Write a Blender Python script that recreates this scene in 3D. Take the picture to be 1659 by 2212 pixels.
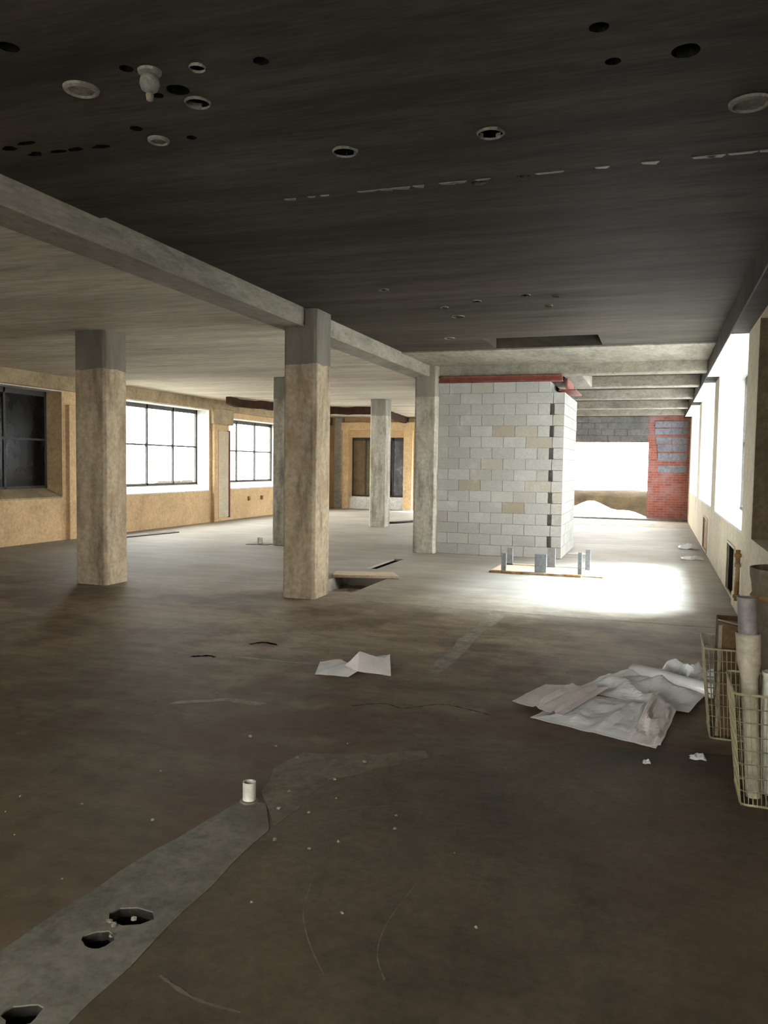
import bpy, bmesh, math, random
from mathutils import Vector, Matrix, noise
from mathutils.geometry import delaunay_2d_cdt

S = bpy.context.scene
COL = S.collection
for o in list(bpy.data.objects):
    bpy.data.objects.remove(o)

# ------------------------------------------------------------------ camera
F_PX, YAW, PITCH, ROLL, EYE = 1728.2, math.radians(18.77), math.radians(3.43), math.radians(0.81), 1.62
fw = Vector((-math.sin(YAW) * math.cos(PITCH), math.cos(YAW) * math.cos(PITCH), -math.sin(PITCH)))
rt = Vector((math.cos(YAW), math.sin(YAW), 0))
up = rt.cross(fw)
R_ = rt * math.cos(ROLL) + up * math.sin(ROLL)
U_ = up * math.cos(ROLL) - rt * math.sin(ROLL)
cd = bpy.data.cameras.new('camera')
cd.sensor_fit = 'VERTICAL'; cd.sensor_height = 24.0; cd.lens = F_PX / 2212 * 24.0
cd.clip_start = 0.05; cd.clip_end = 300
cam = bpy.data.objects.new('camera', cd); COL.objects.link(cam)
B = -fw
cam.matrix_world = Matrix(((R_.x, U_.x, B.x, 0), (R_.y, U_.y, B.y, 0), (R_.z, U_.z, B.z, EYE), (0, 0, 0, 1)))
S.camera = cam

# ------------------------------------------------------------------ world, sun, exposure
w = bpy.data.worlds.new('overcast_sky'); S.world = w; w.use_nodes = True
bg = w.node_tree.nodes['Background']
bg.inputs[0].default_value = (1.0, 0.975, 0.94, 1); bg.inputs[1].default_value = 24.0
sd = bpy.data.lights.new('hazy_sun', 'SUN'); sd.energy = 85.0; sd.angle = math.radians(31); sd.color = (0.74, 0.88, 1.0)
so = bpy.data.objects.new('hazy_sun', sd); COL.objects.link(so)
sun_to = Vector((-0.82, -0.34, -1.0)).normalized()          # the way the light travels
so.rotation_euler = sun_to.to_track_quat('-Z', 'Y').to_euler()
so.location = (12, 14, 14)
vs = S.view_settings
vs.view_transform = 'Standard'; vs.look = 'None'; vs.gamma = 1.0; vs.use_curve_mapping = False
vs.exposure = 0.0
S.cycles.max_bounces = 12; S.cycles.diffuse_bounces = 8; S.cycles.transparent_max_bounces = 12
S.cycles.sample_clamp_indirect = 6.0

random.seed(4)
# ------------------------------------------------------------------ helpers
class MB:
    """collects shapes in world coordinates; build() links them as one mesh object"""
    def __init__(s): s.v = []; s.f = []; s.smooth = False
    def add(s, vs_, fs):
        n = len(s.v); s.v += [tuple(p) for p in vs_]; s.f += [tuple(i + n for i in f) for f in fs]; return s
    def box(s, x0, x1, y0, y1, z0, z1):
        return s.add([(x0, y0, z0), (x1, y0, z0), (x1, y1, z0), (x0, y1, z0), (x0, y0, z1), (x1, y0, z1), (x1, y1, z1), (x0, y1, z1)],
                     [(0, 3, 2, 1), (4, 5, 6, 7), (0, 1, 5, 4), (1, 2, 6, 5), (2, 3, 7, 6), (3, 0, 4, 7)])
    def prism(s, pts, z0, z1):
        n = len(pts)
        return s.add([(x, y, z0) for x, y in pts] + [(x, y, z1) for x, y in pts],
                     [tuple(reversed(range(n))), tuple(range(n, 2 * n))] + [(i, (i + 1) % n, n + (i + 1) % n, n + i) for i in range(n)])
    def lathe(s, cx, cy, prof, n=20, cap0=True, cap1=True):
        vv = []
        for r, z in prof:
            for k in range(n):
                a = 2 * math.pi * k / n; vv.append((cx + r * math.cos(a), cy + r * math.sin(a), z))
        ff = []
        for j in range(len(prof) - 1):
            for k in range(n):
                k2 = (k + 1) % n; ff.append((j * n + k, j * n + k2, (j + 1) * n + k2, (j + 1) * n + k))
        if cap0: ff.append(tuple(reversed(range(n))))
        if cap1: ff.append(tuple((len(prof) - 1) * n + k for k in range(n)))
        return s.add(vv, ff)
    def tube(s, pts, r, n=6, closed=False):
        pts = [Vector(p) for p in pts]; m = len(pts); rings = []
        rr = r if isinstance(r, (list, tuple)) else [r] * m
        for i, p in enumerate(pts):
            if closed: d = pts[(i + 1) % m] - pts[i - 1]
            else: d = pts[min(i + 1, m - 1)] - pts[max(i - 1, 0)]
            d.normalize()
            a = d.cross(Vector((0, 0, 1)) if abs(d.z) < .9 else Vector((1, 0, 0))).normalized(); b = d.cross(a)
            rings.append([p + a * math.cos(2 * math.pi * k / n) * rr[i] + b * math.sin(2 * math.pi * k / n) * rr[i] for k in range(n)])
        vv = [q for ring in rings for q in ring]; ff = []
        for j in range(m if closed else m - 1):
            j2 = (j + 1) % m
            for k in range(n):
                k2 = (k + 1) % n; ff.append((j * n + k, j * n + k2, j2 * n + k2, j2 * n + k))
        if not closed: ff += [tuple(reversed(range(n))), tuple((m - 1) * n + k for k in range(n))]
        return s.add(vv, ff)
    def sheet(s, outer, holes, to3, flip=False):
        """a flat sheet with holes; outer is a convex loop"""
        vv = [Vector(p) for p in outer]; ee = [(i, (i + 1) % len(outer)) for i in range(len(outer))]
        for h in holes:
            n = len(vv); vv += [Vector(p) for p in h]; ee += [(n + i, n + (i + 1) % len(h)) for i in range(len(h))]
        r = delaunay_2d_cdt(vv, ee, [], 0, 1e-5)
        V, T = r[0], r[2]
        def inside(p, poly):
            c = False; j = len(poly) - 1
            for i in range(len(poly)):
                a, b = poly[i], poly[j]
                if (a[1] > p[1]) != (b[1] > p[1]) and p[0] < (b[0] - a[0]) * (p[1] - a[1]) / (b[1] - a[1]) + a[0]: c = not c
                j = i
            return c
        ff = []
        for t in T:
            m = ((V[t[0]].x + V[t[1]].x + V[t[2]].x) / 3, (V[t[0]].y + V[t[1]].y + V[t[2]].y) / 3)
            if not any(inside(m, h) for h in holes): ff.append(tuple(reversed(t)) if flip else tuple(t))
        return s.add([to3(p.x, p.y) for p in V], ff)
    def mesh(s, name, origin=(0, 0, 0)):
        me = bpy.data.meshes.new(name)
        ox, oy, oz = origin
        me.from_pydata([(x - ox, y - oy, z - oz) for x, y, z in s.v], [], s.f); me.update()
        if s.smooth:
            for p in me.polygons: p.use_smooth = True
        return me
    def build(s, name, mat, parent=None, origin=None, bevel=0, seg=1, solid=0):
        if parent:
            origin = Vector(parent.location); q = parent.parent
            while q: origin = origin + q.location; q = q.parent
            origin = tuple(origin)
        elif origin is None: origin = (0, 0, 0)
        me = s.mesh(name, origin)
        o = bpy.data.objects.new(name, me); COL.objects.link(o)
        if mat: me.materials.append(mat)
        if parent: o.parent = parent
        else: o.location = origin
        if solid:
            md = o.modifiers.new('thick', 'SOLIDIFY'); md.thickness = solid
        if bevel:
            md = o.modifiers.new('bevel', 'BEVEL'); md.width = bevel; md.segments = seg; md.limit_method = 'ANGLE'; md.angle_limit = math.radians(40)
        return o

def tag(o, label=None, cat=None, group=None, kind=None):
    if label: o['label'] = label
    if cat: o['category'] = cat
    if group: o['group'] = group
    if kind: o['kind'] = kind
    return o
def thing(name, loc, label, cat, group=None):
    o = bpy.data.objects.new(name, None); COL.objects.link(o); o.location = loc
    o.empty_display_size = .1
    return tag(o, label, cat, group)
def struct(o): o['kind'] = 'structure'; return o
def circle(cx, cy, r, n=14, jag=0, sy=1.0):
    return [(cx + r * (1 + random.uniform(-jag, jag)) * math.cos(2 * math.pi * k / n), cy + r * sy * (1 + random.uniform(-jag, jag)) * math.sin(2 * math.pi * k / n)) for k in range(n)]
def loopwall(mb, loop, z0, z1, cap=True):
    n = len(loop)
    mb.add([(x, y, z0) for x, y in loop] + [(x, y, z1) for x, y in loop],
           [(i, (i + 1) % n, n + (i + 1) % n, n + i) for i in range(n)] + ([tuple(range(n, 2 * n))] if cap else []))

# ------------------------------------------------------------------ materials
class NT:
    def __init__(s, name):
        s.m = bpy.data.materials.new(name); s.m.use_nodes = True; s.t = s.m.node_tree; s.n = s.t.nodes; s.l = s.t.links
        s.b = s.n['Principled BSDF']
    def node(s, t, **kw):
        x = s.n.new(t)
        for k, v in kw.items():
            if hasattr(x, k): setattr(x, k, v)
            else: x.inputs[k.replace('_', ' ')].default_value = v
        return x
    def link(s, a, b): s.l.new(a, b)
    def pos(s, scale=(1, 1, 1), obj=False):
        src = s.node('ShaderNodeTexCoord').outputs['Object'] if obj else s.node('ShaderNodeNewGeometry').outputs['Position']
        mp = s.node('ShaderNodeMapping'); mp.inputs['Scale'].default_value = scale
        s.link(src, mp.inputs['Vector']); return mp.outputs['Vector']
    def noise(s, vec, scale, detail=6, rough=.6):
        x = s.node('ShaderNodeTexNoise'); x.inputs['Scale'].default_value = scale; x.inputs['Detail'].default_value = detail; x.inputs['Roughness'].default_value = rough
        s.link(vec, x.inputs['Vector']); return x.outputs['Fac']
    def ramp(s, fac, stops):
        x = s.node('ShaderNodeValToRGB'); e = x.color_ramp.elements
        while len(e) < len(stops): e.new(.5)
        for q, (p, c) in zip(e, stops):
            q.position = p; q.color = (c[0], c[1], c[2], 1) if isinstance(c, (tuple, list)) else (c, c, c, 1)
        s.link(fac, x.inputs['Fac']); return x.outputs['Color']
    def mix(s, fac, a, b, mode='MIX'):
        x = s.node('ShaderNodeMix', data_type='RGBA', blend_type=mode)
        for k, v in ((0, fac), (6, a), (7, b)):
            if hasattr(v, 'is_linked'): s.link(v, x.inputs[k])
            elif isinstance(v, (tuple, list)): x.inputs[k].default_value = (v[0], v[1], v[2], 1)
            else: x.inputs[k].default_value = v
        return x.outputs[2]
    def bump(s, h, strength=.3, dist=.01):
        x = s.node('ShaderNodeBump'); x.inputs['Strength'].default_value = strength; x.inputs['Distance'].default_value = dist
        s.link(h, x.inputs['Height']); s.link(x.outputs['Normal'], s.b.inputs['Normal'])
    def out(s, color, rough=.85, spec=.3, metal=0):
        if hasattr(color, 'is_linked'): s.link(color, s.b.inputs['Base Color'])
        else: s.b.inputs['Base Color'].default_value = (*color, 1)
        if hasattr(rough, 'is_linked'): s.link(rough, s.b.inputs['Roughness'])
        else: s.b.inputs['Roughness'].default_value = rough
        s.b.inputs['Specular IOR Level'].default_value = spec; s.b.inputs['Metallic'].default_value = metal
        return s.m
def sc(c, k): return tuple(max(0, x * k) for x in c)

def surf(name, base, var=.35, scale=1.2, fine=14, rough=.85, spec=.25, stretch=(1, 1, 1), stain=None, stain_amt=.5, bump=.25, obj=False, mott=.55):
    t = NT(name); v = t.pos(stretch, obj)
    n1 = t.noise(v, scale, 8, .62); n2 = t.noise(v, fine, 6, .7)
    n5 = t.noise(v, scale * 4.3, 8, .7)
    c = t.ramp(n1, [(.3, sc(base, 1 - var)), (.52, base), (.72, sc(base, 1 + var * .6))])
    c = t.mix(mott, c, t.ramp(n5, [(.36, .52), (.5, .95), (.66, 1.12)]), 'MULTIPLY')
    c = t.mix(.45, c, t.ramp(n2, [(.34, .4), (.6, 1.02)]), 'MULTIPLY')
    if stain:
        n3 = t.noise(v, scale * .55, 5, .6)
        c = t.mix(t.ramp(n3, [(.5, 0), (.68, stain_amt)]), c, stain)
    t.bump(n2, bump, .006)
    return t.out(c, rough, spec)

def mat_floor():
    t = NT('dusty_concrete_floor'); v = t.pos()
    vs_ = t.pos((.55, 1.6, 1))
    n1 = t.noise(v, .55, 8, .6); n2 = t.noise(vs_, 2.3, 9, .68); n3 = t.noise(v, 26, 6, .75); n4 = t.noise(v, .32, 4, .5)
    c = t.ramp(n1, [(.28, (.20, .138, .078)), (.5, (.31, .228, .142)), (.74, (.40, .315, .21))])
    c = t.mix(.75, c, t.ramp(n2, [(.34, .42), (.5, .9), (.64, 1.2)]), 'MULTIPLY')
    c = t.mix(.3, c, t.ramp(n3, [(.32, .35), (.6, 1.0)]), 'MULTIPLY')
    c = t.mix(t.ramp(n4, [(.52, 0), (.66, .5)]), c, (.20, .125, .08))                      # rusty brown stains
    n5 = t.noise(t.pos((1, 1, 1)), 1.1, 7, .65)
    c = t.mix(t.ramp(n5, [(.6, 0), (.7, .35)]), c, (.40, .36, .20))                        # yellowish patches
    # three pours meeting at the joints near y = 5.85 and y = 8.75: the near one is dirty brown, the far one pale and grey
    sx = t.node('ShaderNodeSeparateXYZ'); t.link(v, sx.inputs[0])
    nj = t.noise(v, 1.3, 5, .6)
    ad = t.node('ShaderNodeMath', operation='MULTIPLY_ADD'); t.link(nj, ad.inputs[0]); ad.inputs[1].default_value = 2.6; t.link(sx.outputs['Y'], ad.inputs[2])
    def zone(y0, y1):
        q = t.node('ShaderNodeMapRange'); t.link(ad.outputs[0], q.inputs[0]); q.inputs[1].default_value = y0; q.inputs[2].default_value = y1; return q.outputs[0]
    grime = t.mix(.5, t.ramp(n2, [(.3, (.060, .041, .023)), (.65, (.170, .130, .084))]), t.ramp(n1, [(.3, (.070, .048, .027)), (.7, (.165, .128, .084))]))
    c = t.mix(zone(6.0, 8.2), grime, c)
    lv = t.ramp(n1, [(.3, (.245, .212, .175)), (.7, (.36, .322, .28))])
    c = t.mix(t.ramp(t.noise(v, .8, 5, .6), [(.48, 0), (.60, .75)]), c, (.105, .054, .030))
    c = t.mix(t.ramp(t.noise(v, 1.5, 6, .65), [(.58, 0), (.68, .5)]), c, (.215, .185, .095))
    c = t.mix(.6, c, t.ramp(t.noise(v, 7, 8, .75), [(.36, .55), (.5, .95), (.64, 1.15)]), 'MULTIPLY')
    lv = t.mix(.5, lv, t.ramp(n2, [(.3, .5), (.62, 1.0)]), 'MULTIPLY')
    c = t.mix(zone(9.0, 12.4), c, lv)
    t.bump(n3, .3, .006)
    return t.out(c, .72, .3)
def mat_column(name, base, topc, zline):
    t = NT(name); v = t.pos((1, 1, 1)); vs_ = t.pos((2.2, 2.2, .5))
    n1 = t.noise(vs_, 2.2, 9, .65); n2 = t.noise(v, 16, 7, .75); n3 = t.noise(v, 2.4, 5, .6)
    c = t.ramp(n1, [(.34, sc(base, .5)), (.5, base), (.66, sc(base, 1.25))])
    c = t.mix(.6, c, t.ramp(n2, [(.34, .45), (.6, 1.05)]), 'MULTIPLY')
    c = t.mix(t.ramp(n3, [(.52, 0), (.66, .45)]), c, sc((base[0] * .95, base[1] * .78, base[2] * .6), .75))
    sx = t.node('ShaderNodeSeparateXYZ'); t.link(t.node('ShaderNodeNewGeometry').outputs['Position'], sx.inputs[0])
    ad = t.node('ShaderNodeMath', operation='MULTIPLY_ADD'); t.link(n3, ad.inputs[0]); ad.inputs[1].default_value = .12; t.link(sx.outputs['Z'], ad.inputs[2])
    gt = t.node('ShaderNodeMath', operation='GREATER_THAN'); t.link(ad.outputs[0], gt.inputs[0]); gt.inputs[1].default_value = zline + .06
    tc = t.ramp(n1, [(.3, sc(topc, .7)), (.7, sc(topc, 1.2))])
    c = t.mix(gt.outputs[0], c, tc)                                                        # bare concrete above the paint line
    t.bump(n2, .45, .01)
    return t.out(c, .9, .2)
def mat_block():
    t = NT('grey_concrete_block'); v = t.pos()
    oi = t.node('ShaderNodeObjectInfo')
    c = t.ramp(oi.outputs['Random'], [(.0, (.35, .33, .30)), (.45, (.39, .375, .35)), (.88, (.43, .415, .39)), (.96, (.38, .345, .29)), (1.0, (.33, .28, .21))])
    n2 = t.noise(v, 30, 7, .75); n1 = t.noise(v, 3, 6, .6)
    c = t.mix(.45, c, t.ramp(n2, [(.3, .5), (.62, 1.0)]), 'MULTIPLY')
    c = t.mix(t.ramp(n1, [(.55, 0), (.75, .4)]), c, (.55, .52, .48))
    t.bump(n2, .5, .006)
    return t.out(c, .92, .2)
def mat_brick():
    t = NT('red_brickwork'); v = t.pos()
    mp = t.node('ShaderNodeMapping'); mp.inputs['Rotation'].default_value = (math.radians(90), 0, 0); t.link(v, mp.inputs['Vector'])
    b = t.node('ShaderNodeTexBrick'); t.link(mp.outputs['Vector'], b.inputs['Vector'])
    b.inputs['Color1'].default_value = (.33, .095, .06, 1); b.inputs['Color2'].default_value = (.23, .065, .045, 1); b.inputs['Mortar'].default_value = (.26, .17, .15, 1)
    b.inputs['Scale'].default_value = 1.0; b.inputs['Brick Width'].default_value = .23; b.inputs['Row Height'].default_value = .076; b.inputs['Mortar Size'].default_value = .008
    n = t.noise(v, 3, 6, .6)
    c = t.mix(t.ramp(n, [(.45, 0), (.75, .6)]), b.outputs['Color'], (.30, .22, .24))
    t.bump(b.outputs['Fac'], -.5, .01)
    return t.out(c, .9, .2)
def mat_glass(name, tint, transp, rough=.05):
    t = NT(name)
    tr = t.node('ShaderNodeBsdfTransparent'); tr.inputs[0].default_value = (*tint, 1)
    g = t.node('ShaderNodeBsdfGlossy'); g.inputs[1].default_value = rough; g.inputs[0].default_value = (.8, .85, .9, 1)
    mx = t.node('ShaderNodeMixShader'); mx.inputs[0].default_value = 1 - transp
    t.link(tr.outputs[0], mx.inputs[1]); t.link(g.outputs[0], mx.inputs[2]); t.link(mx.outputs[0], t.n['Material Output'].inputs[0]); return t.m
def mat_film(name, col, tr_amt):
    """clouded plastic: diffuse + translucent + some straight-through light"""
    t = NT(name); v = t.pos(obj=True); n = t.noise(v, 9, 6, .6)
    c = t.ramp(n, [(.3, sc(col, .82)), (.7, col)])
    d = t.node('ShaderNodeBsdfDiffuse'); t.link(c, d.inputs[0])
    l = t.node('ShaderNodeBsdfTranslucent'); t.link(c, l.inputs[0])
    g = t.node('ShaderNodeBsdfGlossy'); g.inputs[1].default_value = .28
    m1 = t.node('ShaderNodeMixShader'); m1.inputs[0].default_value = tr_amt; t.link(d.outputs[0], m1.inputs[1]); t.link(l.outputs[0], m1.inputs[2])
    m2 = t.node('ShaderNodeMixShader'); m2.inputs[0].default_value = .08; t.link(m1.outputs[0], m2.inputs[1]); t.link(g.outputs[0], m2.inputs[2])
    t.link(m2.outputs[0], t.n['Material Output'].inputs[0]); return t.m

M = {}
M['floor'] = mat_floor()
M['patch'] = surf('grey_floor_screed', (.20, .18, .145), .5, 1.8, 22, .8, .25, stain=(.135, .115, .085), stain_amt=.6)
M['screed_brown'] = surf('brown_grey_screed', (.185, .15, .11), .35, 3, 22, .85, .25, stain=(.13, .10, .065), stain_amt=.6)
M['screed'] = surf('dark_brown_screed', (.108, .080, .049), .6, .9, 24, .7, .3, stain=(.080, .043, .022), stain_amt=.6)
M['joint'] = surf('pale_joint_filler', (.31, .265, .20), .4, 4, 20, .9)
M['pit'] = surf('loose_sandy_fill', (.34, .27, .18), .5, 5, 30, .95, .1, bump=.8)
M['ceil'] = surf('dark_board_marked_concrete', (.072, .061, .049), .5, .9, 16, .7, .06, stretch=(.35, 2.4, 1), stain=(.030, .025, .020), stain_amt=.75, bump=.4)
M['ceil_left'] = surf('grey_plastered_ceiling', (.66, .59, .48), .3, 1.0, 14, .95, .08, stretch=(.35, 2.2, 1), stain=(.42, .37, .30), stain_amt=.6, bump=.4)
M['beam'] = surf('weathered_beam_concrete', (.31, .275, .225), .35, 1.6, 18, .9, .2, stretch=(1.2, .5, 2), stain=(.22, .19, .15), stain_amt=.5, bump=.5)
M['hole'] = surf('shade_and_stain_black', (.012, .011, .010), .3, 5, 20, 1.0, .0)  # stands for shade in holes and the near recess; also black stains
M['blown_white'] = surf('blown_out_white', (.74, .72, .68), .25, 9, 40, .9)  # white standing for blown-out daylight on sills, reveals and apron
M['dust_plaster'] = surf('dusty_grey_plaster', (.25, .23, .195), .35, 9, 40, .9)
M['tan'] = surf('tan_wall_paint', (.66, .46, .26), .2, 1.1, 18, .82, .25, stain=(.48, .33, .17), stain_amt=.5, mott=.25)
M['tan_header'] = surf('stained_header_concrete', (.40, .31, .19), .35, 1.3, 18, .88, .2, stain=(.24, .20, .14), stain_amt=.6)
M['cream'] = surf('cream_wall_paint', (.60, .52, .38), .18, 1.3, 20, .82, .25, stain=(.45, .38, .26), stain_amt=.45, mott=.25)
M['brown_board'] = surf('brown_hardboard', (.17, .12, .07), .35, 1.3, 20, .8, .25)
M['mortar'] = surf('grey_mortar', (.33, .32, .30), .25, 6, 30, .95)
M['block'] = mat_block()
M['brick'] = mat_brick()
M['block_blue'] = surf('blue_grey_block', (.24, .24, .27), .3, 3, 25, .9, .2)
M['block_dark'] = surf('soot_grey_block', (.17, .16, .15), .35, 3, 25, .92, .2)
M['red_steel'] = surf('red_oxide_steel', (.25, .062, .042), .4, 5, 30, .6, .4, stain=(.10, .03, .02), stain_amt=.6)
M['dark_metal'] = surf('dark_window_steel', (.05, .042, .04), .3, 4, 30, .6, .4)
M['zinc'] = surf('galvanised_steel', (.20, .21, .22), .3, 5, 30, .5, .5)
M['rust'] = surf('rusty_pipe', (.30, .16, .06), .5, 8, 30, .85, .3, stain=(.5, .42, .3), stain_amt=.7)
M['pvc'] = surf('white_plastic_pipe', (.74, .69, .58), .12, 3, 20, .5, .4, obj=True)
M['pvc_dull'] = surf('dull_cream_plastic_pipe', (.42, .355, .26), .25, 3, 20, .5, .4, obj=True)
M['pvc_grey'] = surf('lilac_grey_plastic', (.22, .19, .18), .18, 3, 20, .5, .4, obj=True)
M['drum'] = surf('brown_fibre_drum', (.15, .112, .078), .25, 4, 25, .75, .3, obj=True)
M['card'] = surf('brown_cardboard', (.115, .066, .032), .3, 3, 30, .9, .15, obj=True)
M['card_pale'] = surf('pale_cardboard', (.27, .215, .155), .2, 3, 30, .9, .15, obj=True)
M['wire'] = surf('cream_coated_wire', (.36, .30, .175), .2, 5, 20, .6, .4, obj=True)
M['wire_dark'] = surf('dull_wire', (.20, .165, .11), .2, 5, 20, .6, .4, obj=True)
M['wood'] = surf('pale_sawn_timber', (.62, .47, .33), .22, 3, 30, .8, .25, stretch=(1, 6, 6))
M['film'] = mat_film('milky_plastic_film', (.92, .89, .87), .08)
M['film_pink'] = mat_film('pinkish_plastic_film', (.90, .80, .77), .08)
M['paper'] = mat_film('white_paper', (.75, .74, .72), .15)
M['stone'] = surf('rubble_crumb', (.27, .24, .19), .35, 20, 60, .95)
M['black_rubber'] = surf('black_rubber', (.025, .022, .025), .3, 5, 30, .6, .3)
M['membrane'] = surf('brown_torn_membrane', (.05, .026, .016), .5, 6, 30, .95, .1)
M['glass'] = mat_glass('clear_window_glass', (.93, .96, .96), .93)
M['glass_dirty'] = mat_film('dirty_translucent_glass', (.86, .87, .86), .92)
M['glass_sooty'] = mat_film('sooty_translucent_glass', (.66, .65, .61), .85)
t_ = NT('dark_window_glass'); n_ = t_.noise(t_.pos((1, 1, .5)), 3, 5, .6)
M['glass_dark'] = t_.out(t_.ramp(n_, [(.4, (.003, .003, .003)), (.75, (.014, .012, .010))]), .15, .12)
t_ = NT('mottled_grey_glass'); n_ = t_.noise(t_.pos((1, 1, .6)), 4, 7, .7)
M['glass_mottled'] = t_.out(t_.ramp(n_, [(.42, (.05, .045, .045)), (.6, (.12, .13, .15)), (.72, (.42, .46, .52))]), .4, .3)  # pane mottling from dark to grey-blue
M['olive'] = surf('olive_plaster', (.16, .135, .07), .3, 3, 20, .9, .2)
M['ground'] = surf('pale_outdoor_ground', (.34, .33, .30), .2, .8, 10, .95, .1)
M['bank'] = surf('dry_tan_grass', (.014, .0088, .0030), .5, 1.6, 14, .95, .05, bump=.6)

# ------------------------------------------------------------------ floor
XL, XR, YN, YF = -11.30, 0.93, -3.2, 27.0
ZC, ZL = 3.42, 3.27
pit = [(-4.28, 9.30), (-3.57, 9.30), (-3.57, 10.95), (-4.28, 10.95)]
slot = [(-4.22, 11.6), (-4.05, 11.6), (-4.05, 13.0), (-4.22, 13.0)]
random.seed(11)
fh1 = circle(-1.735, 2.165, .052, 16, .16)
fh2 = [(-1.775, 2.275), (-1.71, 2.262), (-1.655, 2.29), (-1.628, 2.335), (-1.66, 2.372), (-1.73, 2.378), (-1.785, 2.352), (-1.80, 2.31)]
fh3 = circle(-1.70, 1.785, .05, 14, .22)
mb = MB()
mb.sheet([(XL - .5, YN), (XR + .5, YN), (XR + .5, YF), (XL - .5, YF)], [pit, slot, fh1, fh2, fh3], lambda x, y: (x, y, 0))
for h, d in ((slot, .06),): loopwall(mb, h, 0, -d)
loopwall(mb, pit, 0, -.34)
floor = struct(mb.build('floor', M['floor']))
# sandy fill in the pit: rises to the floor at its near end
mb = MB(); NX, NY = 10, 22
for j in range(NY + 1):
    for i in range(NX + 1):
        x = -4.28 + .71 * i / NX; y = 9.30 + 1.65 * j / NY
        d = .17 * min(1, max(0, (j / NY - .04) / .55)) ** .8
        mb.v.append((x, y, -.004 - d + .035 * noise.noise(Vector((x * 6, y * 6, 0))) * min(1, j / 3)))
mb.f = [(j * (NX + 1) + i, j * (NX + 1) + i + 1, (j + 1) * (NX + 1) + i + 1, (j + 1) * (NX + 1) + i) for j in range(NY) for i in range(NX)]
mb.build('pit_fill', M['pit'], floor)
# round holes: dark soil, and walls blackened to stand for shade
mb = MB()
for h, d in ((fh1, .12), (fh2, .075), (fh3, .10)):
    loopwall(mb, h, 0, -d - .08)
mb.build('floor_hole_shade', M['hole'], floor)
mb = MB(); mb.box(-4.22, -4.05, 11.6, 13.0, -.058, -.03); mb.build('slot_bottom', M['hole'], floor)  # black strip along the slot bottom
def strip(name, mat, poly, z=.004):
    m = MB(); n = len(poly); m.prism(poly, -.01, z); return m.build(name, mat, floor)
def jag(poly, step=.12, amp=.012):
    out = []
    for i in range(len(poly)):
        a = Vector(poly[i]); b = Vector(poly[(i + 1) % len(poly)]); n = max(1, int((b - a).length / step))
        for k in range(n):
            p = a.lerp(b, k / n); out.append((p.x + random.uniform(-amp, amp), p.y + random.uniform(-amp, amp)))
    return out
# newer screed strip over the trench, pieces meeting at the pipe stub; holes stay open
tr = jag([(-1.95, .9), (-1.50, .9), (-1.545, 1.9), (-1.56, 2.6), (-1.57, 3.1), (-1.70, 3.34), (-1.82, 3.34), (-1.93, 2.75), (-1.99, 2.1)], .15, .008)
mb = MB(); mb.sheet([(-2.05, .85), (-1.45, .85), (-1.45, 3.4), (-2.05, 3.4)], [], lambda x, y: (x, y, 0)); mb = MB()
def sheet_poly(mb, poly, holes, z):
    vv = [Vector(p) for p in poly]; ee = [(i, (i + 1) % len(poly)) for i in range(len(poly))]
    for h in holes:
        n = len(vv); vv += [Vector(p) for p in h]; ee += [(n + i, n + (i + 1) % len(h)) for i in range(len(h))]
    r = delaunay_2d_cdt(vv, ee, [], 0, 1e-6)
    def inside(p, pl):
        c = False; j = len(pl) - 1
        for i in range(len(pl)):
            a, b = pl[i], pl[j]
            if (a[1] > p[1]) != (b[1] > p[1]) and p[0] < (b[0] - a[0]) * (p[1] - a[1]) / (b[1] - a[1]) + a[0]: c = not c
            j = i
        return c
    V, T = r[0], r[2]; ff = []
    for t in T:
        m = (sum(V[k].x for k in t) / 3, sum(V[k].y for k in t) / 3)
        if inside(m, poly) and not any(inside(m, h) for h in holes): ff.append(tuple(t))
    mb.add([(p.x, p.y, z) for p in V], ff)
    n = len(poly); loopwall(mb, poly, z, -.002, cap=False)
    for h in holes: loopwall(mb, h, z, -.03, cap=False)
mb = MB(); sheet_poly(mb, tr, [fh1, fh2, fh3], .005); mb.build('screed_patch', M['patch'], floor)
p2 = jag([(-1.70, 3.34), (-1.60, 3.22), (-1.56, 3.12), (-1.53, 3.72), (-1.36, 3.92), (-1.15, 4.19), (-1.18, 4.30), (-1.42, 4.12), (-1.62, 4.06), (-1.82, 4.0), (-1.86, 3.75), (-1.80, 3.45)], .12, .016)
mb = MB(); sheet_poly(mb, p2, [], .004); mb.build('screed_patch', M['screed_brown'], floor)
random.seed(5)
strip('joint_strip', M['joint'], jag([(-3.95, 8.78), (.9, 8.72), (.9, 8.765), (-3.95, 8.825)], .3, .012), .002)
strip('joint_strip', M['joint'], jag([(-3.28, 5.80), (-2.15, 5.86), (-2.15, 5.885), (-3.28, 5.845)], .12, .02), .002)
strip('joint_strip', M['joint'], jag([(-1.68, 5.95), (-1.54, 5.95), (-1.52, 8.72), (-1.68, 8.72)], .3, .02), .002)
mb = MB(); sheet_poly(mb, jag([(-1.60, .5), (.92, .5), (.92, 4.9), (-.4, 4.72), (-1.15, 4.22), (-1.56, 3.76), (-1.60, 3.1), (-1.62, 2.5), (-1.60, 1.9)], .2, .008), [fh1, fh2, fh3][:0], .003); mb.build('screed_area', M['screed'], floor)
strip('joint_strip', M['joint'], jag([(-3.04, 4.52), (-2.72, 4.70), (-2.45, 4.72), (-2.46, 4.78), (-2.74, 4.78), (-3.0, 4.62)], .1, .02), .002)
strip('joint_strip', M['joint'], [(-2.4, 23.0), (.9, 23.0), (.9, 24.6), (-2.4, 24.6)], .003)

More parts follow.
